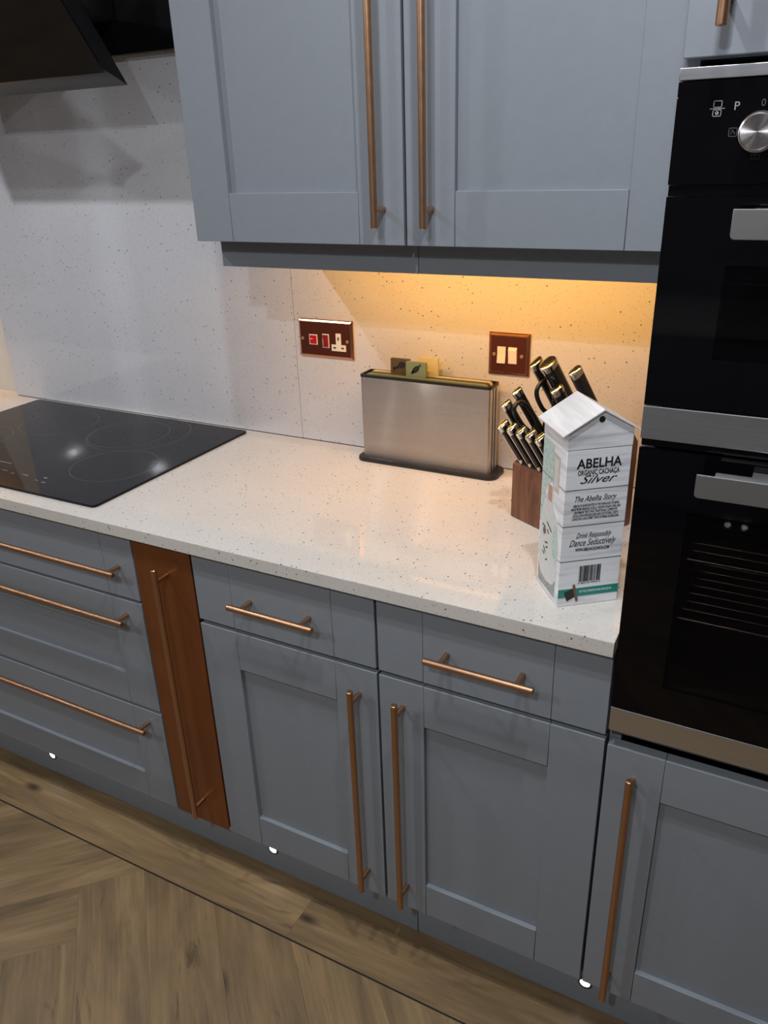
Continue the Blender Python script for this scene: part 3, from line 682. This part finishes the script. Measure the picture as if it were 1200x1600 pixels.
for k, (x0, x1) in enumerate(((-0.4005, -0.3825), (-0.3760, -0.3575))):
    bm = nb(); z0, z1 = 1.1295, 1.1640
    pr = [(-0.0070, z0), (-0.0118, z0), (-0.0092, (z0+z1)/2), (-0.0092, z1), (-0.0070, z1)] if k == 0 else [(-0.0070, z0), (-0.0092, z0), (-0.0095, z0+0.006), (-0.0122, z1-0.006), (-0.0100, z1), (-0.0070, z1)]
    prism(bm, pr, 'x', x0, x1, bev=0.0003); obj('rocker', bm, M['white_pl'], sw)

# ================================================================== CHOPPING BOARD SET
ch = thing('chopping_board_holder', 'brushed steel upright chopping board holder on a black base', 'board holder', (-0.541, -0.045, 0.890))
bm = nb(); prism(bm, rrect(-0.7125, -0.3705, -0.0865, -0.0095, 0.022, 8), 'z', 0.8905, 0.8995, bev=0.0020); obj('base', bm, M['black'], ch, smooth=True)
CX0, CX1, CY0, CY1, CZ0, CZ1 = -0.6985, -0.3895, -0.0735, -0.0225, 0.8995, 1.0870
# shell of thin walls with rounded vertical edges
def shell(x0, x1, y0, y1, z0, z1, r, t):
    bm = nb(); o = rrect(x0, x1, y0, y1, r, 6); i = rrect(x0+t, x1-t, y0+t, y1-t, max(r-t, 0.001), 6); n = len(o)
    V = [[bm.verts.new((p[0], p[1], z)) for p in ring] for ring in (o, i) for z in (z0, z1)]
    for k in range(n):
        m = (k+1) % n
        bm.faces.new((V[0][k], V[0][m], V[1][m], V[1][k])); bm.faces.new((V[2][k], V[3][k], V[3][m], V[2][m]))
        bm.faces.new((V[1][k], V[1][m], V[3][m], V[3][k])); bm.faces.new((V[0][k], V[2][k], V[2][m], V[0][m]))
    bmesh.ops.recalc_face_normals(bm, faces=bm.faces); return bm
obj('steel_body', shell(CX0, CX1, CY0, CY1, CZ0, CZ1, 0.006, 0.0012), M['steel_holder'], ch, smooth=True, label='brushed steel casing')
obj('top_rim', shell(CX0-0.0012, CX1+0.0012, CY0-0.0012, CY1+0.0012, CZ1+0.0002, CZ1+0.006, 0.007, 0.0045), M['black'], ch, smooth=True)
bm = nb()
for yy_ in (-0.0560, -0.0400): bx(bm, CX1+0.00005, CX1+0.0009, yy_-0.0007, yy_+0.0007, CZ0+0.001, CZ1)
obj('side_seam', bm, M['black'], ch)
# stem shaped emblem low relief stays plain; three boards standing in it
def board(mat, y, tx0, tx1, tz, lab, icon=None):
    r = thing('chopping_board', lab, 'chopping board', ((CX0+CX1)/2, y, 0.9005), group='chopping boards standing in the steel holder')
    bm = nb(); prism(bm, rrect(CX0+0.010, CX1-0.010, 0.9005, 1.0945, 0.008, 4), 'y', y-0.0038, y+0.0038, bev=0.0006); obj('board', bm, mat, r)
    bm = nb(); prism(bm, rrect(tx0, tx1, 1.0946, tz, 0.0015, 2), 'y', y-0.0036, y+0.0036, bev=0.0004); t = obj('tab', bm, mat, r)
    if icon:
        cx, cz = (tx0+tx1)/2, (1.099+tz)/2; bm = nb()
        for poly in icon:
            prism(bm, [(cx+px, cz+pz) for px, pz in poly], 'y', y-0.00385, y-0.0036)
        obj('icon', bm, M['icon'], t)
    return r
def ell(cx, cz, a, b, rot=0, n=18): return [(cx+a*cos(2*pi*k/n)*cos(rot)-b*sin(2*pi*k/n)*sin(rot), cz+a*cos(2*pi*k/n)*sin(rot)+b*sin(2*pi*k/n)*cos(rot)) for k in range(n)]
pepper = [ell(0.000, -0.001, 0.0105, 0.0060, 0.75), ell(-0.008, -0.008, 0.0045, 0.0028, 0.9), [(0.006, 0.006), (0.0075, 0.005), (0.0125, 0.0125), (0.011, 0.013)], [(0.006, 0.007), (0.014, 0.0055), (0.013, 0.008), (0.008, 0.009)]]
drum = [ell(0.005, 0.002, 0.0090, 0.0075, 0.3), [(-0.004, 0.001), (-0.002, -0.006), (-0.013, -0.0085), (-0.014, -0.0055)], ell(-0.0145, -0.0055, 0.0026, 0.0022), ell(-0.0140, -0.0092, 0.0024, 0.0020)]
board(M['green'], -0.0610, -0.588, -0.5405, 1.1290, 'green-tabbed chopping board with a pepper symbol, front of the set', pepper)
board(M['brown'], -0.0480, -0.6320, -0.5860, 1.1300, 'dark brown-tabbed chopping board with a drumstick symbol, left tab', drum)
board(M['cream'], -0.0345, -0.5720, -0.5240, 1.1340, 'cream-tabbed chopping board at the back of the steel holder')

# ================================================================== KNIFE BLOCK
KO = Vector((-0.282, -0.235, 0.890)); KA = math.atan2(-0.478, 0.878); TL = radians(35)
kb = thing('knife_block', 'dark walnut knife block with sloping top full of knives', 'knife block', KO+Vector((0, 0, 0.0004)), KA)
def zt(y): return 0.110 + 0.66*y
bm = nb(); prism(bm, [(0, 0.0003), (0, 0.109), (0.128, zt(0.128)-0.001), (0.150, 0.164), (0.150, 0.0003)], 'x', 0.0, 0.164, bev=0.0015)
obj('wooden_block', bm, M['walnut'], kb, smooth=True, local=True)
bm = nb(); e = 0.004
prism(bm, [(e, zt(e)-0.0002), (e, zt(e)+0.0016), (0.124, zt(0.124)+0.0016), (0.124, zt(0.124)-0.0002)], 'x', 0.004, 0.160, bev=0.0004)
obj('slotted_top', bm, M['black'], kb, local=True, label='black top insert')
KM = Matrix.Translation(KO) @ Matrix.Rotation(KA, 4, 'Z')
def sect_loft(bm, secs, n=20, p=2.6):
    """secs: (z, cx, cy, rx, ry)"""
    R = []
    for (z, cx, cy, rx, ry) in secs:
        row = []
        for k in range(n):
            a = 2*pi*k/n; c, s = cos(a), sin(a)
            row.append(bm.verts.new((cx+math.copysign(abs(c)**(2/p), c)*rx, cy+math.copysign(abs(s)**(2/p), s)*ry, z)))
        R.append(row)
    for a, b in zip(R, R[1:]):
        for k in range(n): bm.faces.new((a[k], a[(k+1) % n], b[(k+1) % n], b[k]))
    bm.faces.new(R[0][::-1]); bm.faces.new(R[-1]); return bm
def knife(name, label, cat, x, y, L, rx, ry, group):
    """x, y: slot position on the block; local frame z = knife axis, x = thickness, y = width"""
    base = KM @ Vector((x, y, zt(y)+0.0035))
    o = bpy.data.objects.new(name, None); COL.objects.link(o); o.empty_display_size = 0.02
    o.matrix_world = Matrix.Translation(base) @ Matrix.Rotation(KA, 4, 'Z') @ Matrix.Rotation(TL, 4, 'X')
    o['label'] = label; o['category'] = cat; o['group'] = group
    WL[o.name] = Vector((0, 0, 0))
    b = 0.0035
    bm = nb(); sect_loft(bm, [(-b*0, 0, 0, rx*0.55, ry*0.95), (0.004, 0, 0, rx*0.9, ry*0.98), (0.010, 0, 0, rx*0.85, ry*0.86)]); obj('bolster', bm, M['chrome'], o, smooth=True, ang=40, local=True)
    bm = nb(); sect_loft(bm, [(0.010, 0, 0, rx*0.85, ry*0.84), (0.022, 0, 0, rx*0.92, ry*0.88), (L*0.55, 0, 0.000, rx, ry*0.92), (L-0.012, 0, 0, rx, ry*0.98)])
    h = obj('grip', bm, M['knife_black'], o, smooth=True, ang=40, local=True, label='black grip')
    bm = nb(); bx(bm, -0.0011, 0.0011, -ry*0.955-0.0004, ry*0.955+0.0004, 0.0105, L-0.0115, bev=0.0003); obj('tang', bm, M['chrome'], o, local=True, label='steel tang edge')
    bm = nb(); sect_loft(bm, [(L-0.012, 0, 0, rx*1.02, ry*1.0), (L-0.003, 0, 0.0, rx*1.03, ry*1.04), (L-0.0008, 0, 0, rx*0.97, ry*0.98), (L, 0, 0, rx*0.80, ry*0.84)]); obj('end_cap', bm, M['chrome'], o, smooth=True, ang=40, local=True, label='polished steel end cap')
    if L > 0.115:
        bm = nb(); cyl(bm, (-rx*0.90, 0, L*0.72), (rx*0.90, 0, L*0.72), 0.0022, n=12); obj('rivet', bm, M['chrome'], o, local=True)
    return o
pos = ['leftmost', 'second from left', 'third from left', 'fourth from left', 'fifth from left', 'sixth, next to carton']
for i in range(6):
    knife('steak_knife', 'black steak knife with steel cap in the front row, '+pos[i], 'knife', 0.0215+0.0237*i, 0.010, 0.102, 0.0062, 0.0118, 'steak knives in the front row of the block')
knife('utility_knife', 'small black knife behind the scissors, lower of the two left ones', 'knife', 0.012, 0.036, 0.122, 0.0062, 0.0105, 'kitchen knives in the block')
knife('paring_knife', 'black knife left of the scissors, the upper one reaching above their loops', 'knife', 0.020, 0.058, 0.130, 0.0062, 0.0105, 'kitchen knives in the block')
knife('kitchen_knife', 'tall black knife below the light switch, behind the scissors loop', 'knife', 0.0225, 0.108, 0.146, 0.0078, 0.0140, 'kitchen knives in the block')
knife('kitchen_knife', 'widest black knife with broad steel cap, tallest in the block', 'knife', 0.0555, 0.108, 0.152, 0.0125, 0.0170, 'kitchen knives in the block')
knife('kitchen_knife', 'shorter black knife with bright cap just above the carton roof', 'knife', 0.0800, 0.088, 0.118, 0.0080, 0.0125, 'kitchen knives in the block')
knife('kitchen_knife', 'black knife standing apart at the right above the carton roof', 'knife', 0.1190, 0.108, 0.150, 0.0085, 0.0130, 'kitchen knives in the block')
# scissors
base = KM @ Vector((0.0365, 0.050, zt(0.050)+0.0035))
sc = bpy.data.objects.new('kitchen_scissors', None); COL.objects.link(sc); sc.empty_display_size = 0.02
sc.matrix_world = Matrix.Translation(base) @ Matrix.Rotation(KA, 4, 'Z') @ Matrix.Rotation(TL, 4, 'X')
tag(sc, 'black-handled kitchen scissors with two open loops, standing in the knife block', 'scissors')
def loop(cy, cz, a, b, sk, r, n=28):
    P = []
    for k in range(n):
        t_ = 2*pi*k/n; c, s = cos(t_), sin(t_)
        y_ = math.copysign(abs(c)**0.8, c)*a; z_ = math.copysign(abs(s)**0.8, s)*b
        P.append((0, cy+y_*(1+0.15*s)+sk*z_, cz+z_))
    return tube(nb(), P, r, 10, True)
for (cy, cz, ha, hb_, sk, shank) in ((-0.009, 0.082, 0.0145, 0.0400, -0.10, [(0, 0.003, 0.004), (0, 0.0, 0.03), (0, -0.008, 0.052)]), (0.046, 0.080, 0.0180, 0.0320, 0.10, [(0, 0.006, 0.004), (0, 0.012, 0.03), (0, 0.032, 0.054)])):
    bm = loop(cy, cz, ha, hb_, sk, 0.0042); tube(bm, shank, [0.0045, 0.0047, 0.0045], 10)
    obj('loop_handle', bm, M['knife_black'], sc, smooth=True, ang=60, local=True, label='black plastic loop')
bm = nb(); bx(bm, -0.002, 0.002, -0.011, 0.015, 0.0, 0.012, bev=0.0008); obj('blade', bm, M['chrome'], sc, local=True, label='steel blades')

# ================================================================== HOUSE-SHAPED CARTON
BO = Vector((-0.1035, -0.5275, 0.8904)); BA = math.atan2(0.062, 0.079)
ct = thing('bottle_carton', 'white wood-print house-shaped bottle carton with pitched roof by the oven', 'carton', BO, BA)
BW, BD, BH, BP = 0.0985, 0.090, 0.2835, 0.3120
def house(y0, y1): return [(0, y0), (BW, y0), (BW, y1), (0, y1)]
# body (below the lid seam) and lid with gable
bm = nb(); bx(bm, 0, BW, 0, BD, 0.0, 0.2560, bev=0.0008); body = obj('body', bm, M['carton'], ct, local=True, smooth=True)
bm = nb(); prism(bm, [(-0.0004, 0.2568), (BW+0.0004, 0.2568), (BW+0.0004, BH), (BW/2, BP), (-0.0004, BH)], 'y', -0.0004, BD+0.0004, bev=0.0006)
lid = obj('lid', bm, M['carton'], ct, local=True)
def off(o): return WL[o.name]
def child(name, bm, mat, par, **kw):
    # par's mesh lives in the carton frame; convert carton-frame coordinates to par's frame
    return obj(name, bm, mat, par, **kw)
sl_ = (BP-BH)/(BW/2)
for sgn, nm in ((-1, 'roof_panel'), (1, 'roof_panel')):
    bm = nb(); xr = BW/2; xe = BW/2+sgn*(BW/2+0.0100); ze = BP+0.0006-sl_*(abs(xe-xr))
    P = [(xr, BP+0.0008), (xe, ze), (xe, ze+0.0022), (xr, BP+0.0034)]
    prism(bm, P, 'y', -0.0050, BD+0.0035, bev=0.0003); child(nm, bm, M['carton_roof'], lid)
bm = nb(); cyl(bm, (BW/2-0.001, -0.0005, 0.3000), (BW/2-0.001, -0.0009, 0.3000), 0.0046, n=28); child('round_hole', bm, M['ink'], lid, label='round black hole in the gable')
for z in (0.1945, 0.1365, 0.0780):
    bm = nb(); bx(bm, 0.0002, BW-0.0002, -0.0002, 0.0002, z-0.0006, z+0.0006); bx(bm, -0.0002, 0.0002, 0.0002, BD-0.0002, z-0.0005, z+0.0005)
    child('plank_line', bm, M['carton_line'], body)
def fr(x, z): # front face text frame (carton frame)
    return Matrix.Translation(Vector((x, -0.0002, z)) - WL[body.name]) @ Matrix.Rotation(radians(90), 4, 'X')
text_mesh('brand_lettering', 'ABELHA', 0.0205, M['ink'], body, fr(0.0500, 0.2340), bold=0.00042, width=0.0690)
text_mesh('lettering', 'ORGANIC CACHAÇA', 0.0110, M['ink'], body, fr(0.0500, 0.2205), bold=0.0002, width=0.0640)
text_mesh('lettering', 'Silver', 0.0180, M['ink'], body, fr(0.0510, 0.2095), shear=0.55, width=0.0570)
text_mesh('lettering', 'The Abelha Story', 0.0128, M['ink'], body, fr(0.0490, 0.1795), shear=0.5, width=0.0650)
for k, s in enumerate(('ABELHA IS HANDCRAFTED IN THE HIGHLANDS OF BAHIA', 'MADE FROM ORGANIC LOCALLY GROWN SUGAR CANE, AND', 'HANDMADE YEAST AND TRADITIONAL COPPER POT', 'DISTILLATION PROCESS USED AND CUT TO FULL, TASTY', 'LIVING FOR LONG SWEET TASTE OF FRESH SUGARCANE')):
    text_mesh('lettering', s, 0.0056, M['ink'], body, fr(0.0505, 0.1690-0.0053*k), bold=0.00007, width=(0.072, 0.077, 0.068, 0.071, 0.073)[k])
text_mesh('lettering', 'Drink Responsibly', 0.0125, M['ink'], body, fr(0.0510, 0.1195), shear=0.5, width=0.0560)
text_mesh('lettering', 'Dance Seductively', 0.0155, M['ink'], body, fr(0.0500, 0.1075), shear=0.5, width=0.0740)
text_mesh('lettering', 'WWW.ABELHACACHACA.COM', 0.0072, M['ink'], body, fr(0.0500, 0.0960), bold=0.0002, width=0.0540)
# barcode
bm = nb(); x = 0.0320; R2 = random.Random(3)
while x < 0.0665:
    wd = R2.choice([0.0004, 0.0004, 0.0008, 0.0012, 0.0017]); bx(bm, x, min(x+wd, 0.0668), -0.0004, -0.0001, 0.0405, 0.0680); x += wd+R2.choice([0.0004, 0.0005, 0.0009])
child('barcode', bm, M['ink'], body)
text_mesh('lettering', '5 060156 490013', 0.0042, M['ink'], body, fr(0.0495, 0.0380), width=0.036)
bm = nb(); bx(bm, 0.0003, BW-0.0003, -0.0004, -0.0001, 0.0155, 0.0300); child('teal_band', bm, M['teal'], body)
def fr2(x, z): return Matrix.Translation(Vector((x, -0.0005, z)) - WL[body.name]) @ Matrix.Rotation(radians(90), 4, 'X')
text_mesh('lettering', 'BOTTLED, MARKETED AND BARRELED IN', 0.0050, M['carton_edge'], body, fr2(0.0610, 0.0232), width=0.052)
bm = nb(); prism(bm, [(0.0095, 0.0245), (0.0250, 0.0310), (0.0290, 0.0160), (0.0150, 0.0085)], 'y', -0.0007, -0.0002); child('printed_cork', bm, M['icon'], body)
bm = nb(); prism(bm, [(0.0225, 0.0360), (0.0265, 0.0375), (0.0335, 0.0080), (0.0295, 0.0065)], 'y', -0.0010, -0.0003, bev=0.0002); child('printed_cork', bm, M['barrel'], body)
# printed picture on the left face (x = 0, d = depth from the front edge)
def side(poly, mat, name, k=0):
    bm = nb(); prism(bm, poly, 'x', -0.00015-0.00012*k, 0.0001); return child(name, bm, mat, body)
BDp = BD
side([(0.045, 0.250), (0.0885, 0.252), (0.0885, 0.110), (0.078, 0.110), (0.072, 0.165), (0.060, 0.185), (0.046, 0.190)], M['mint'], 'leaf_print')
side([(0.022, 0.238), (0.045, 0.240), (0.045, 0.182), (0.022, 0.180)], M['tan_print'], 'frame_print', 1)
side([(0.026, 0.232), (0.041, 0.234), (0.041, 0.188), (0.026, 0.186)], M['bottle_print'], 'frame_print', 2)
bot = [(0.012, 0.008), (0.084, 0.008), (0.086, 0.100), (0.080, 0.138), (0.062, 0.158), (0.060, 0.186), (0.040, 0.186), (0.038, 0.158), (0.018, 0.138), (0.010, 0.100)]
side(bot, M['bottle_print'], 'bottle_print', 3)
side([(0.060, 0.184), (0.044, 0.184), (0.044, 0.158), (0.060, 0.158)], M['blush'], 'bottle_print', 4)
side([(0.014, 0.009), (0.082, 0.009), (0.083, 0.040), (0.074, 0.026), (0.050, 0.020), (0.024, 0.026), (0.013, 0.040)], M['grey_print'], 'bottle_print', 4)
side([(0.020, 0.128), (0.012, 0.100), (0.013, 0.070), (0.030, 0.075), (0.036, 0.100), (0.030, 0.125)], M['mint'], 'leaf_print', 4)
bm = nb(); R3 = random.Random(5)
for k in range(9):
    z = 0.118-0.004*k if k < 4 else 0.085-0.007*(k-4); y = 0.058 - R3.uniform(-.012, .016)
    a = R3.uniform(-.6, .8); prism(bm, ell(y, z, 0.0045+R3.uniform(0, .003), 0.0013, a, 10), 'x', -0.0009, 0.0001)
child('lettering', bm, M['icon'], body)
bm = nb(); prism(bm, ell(0.066, 0.102, 0.0055, 0.0062, 0.4), 'x', -0.0009, 0.0001); child('butterfly_print', bm, M['barrel'], body)

# ================================================================== CABINETS ACROSS THE ROOM (seen only mirrored in the glass)
r = thing('cabinet_run', 'grey cabinets across the kitchen, mirrored only in the oven glass', 'cabinet', (0.0, -3.15, 0.0))
bm = nb(); bx(bm, -1.9, 1.2, -3.59, -2.86, 0.148, 0.862); obj('carcass', bm, M['carcass'], r)
for k in range(5): box('door', (-1.9+0.62*k+0.002, -1.9+0.62*(k+1)-0.002, -2.858, -2.838, 0.15, 0.858), M['paint'], r, bev=0.001)
box('top', (-1.9, 1.2, -3.59, -2.83, 0.863, 0.889), M['quartz'], r)
box('kickboard', (-1.9, 1.2, -2.92, -2.905, 0.0005, 0.147), M['paint'], r)
for x in (0.010, 0.075):
    bm = nb(); cyl(bm, (x, -2.9045, 0.070), (x, -2.9035, 0.070), 0.012, n=20); obj('kickboard_lens', bm, M['led'], r)
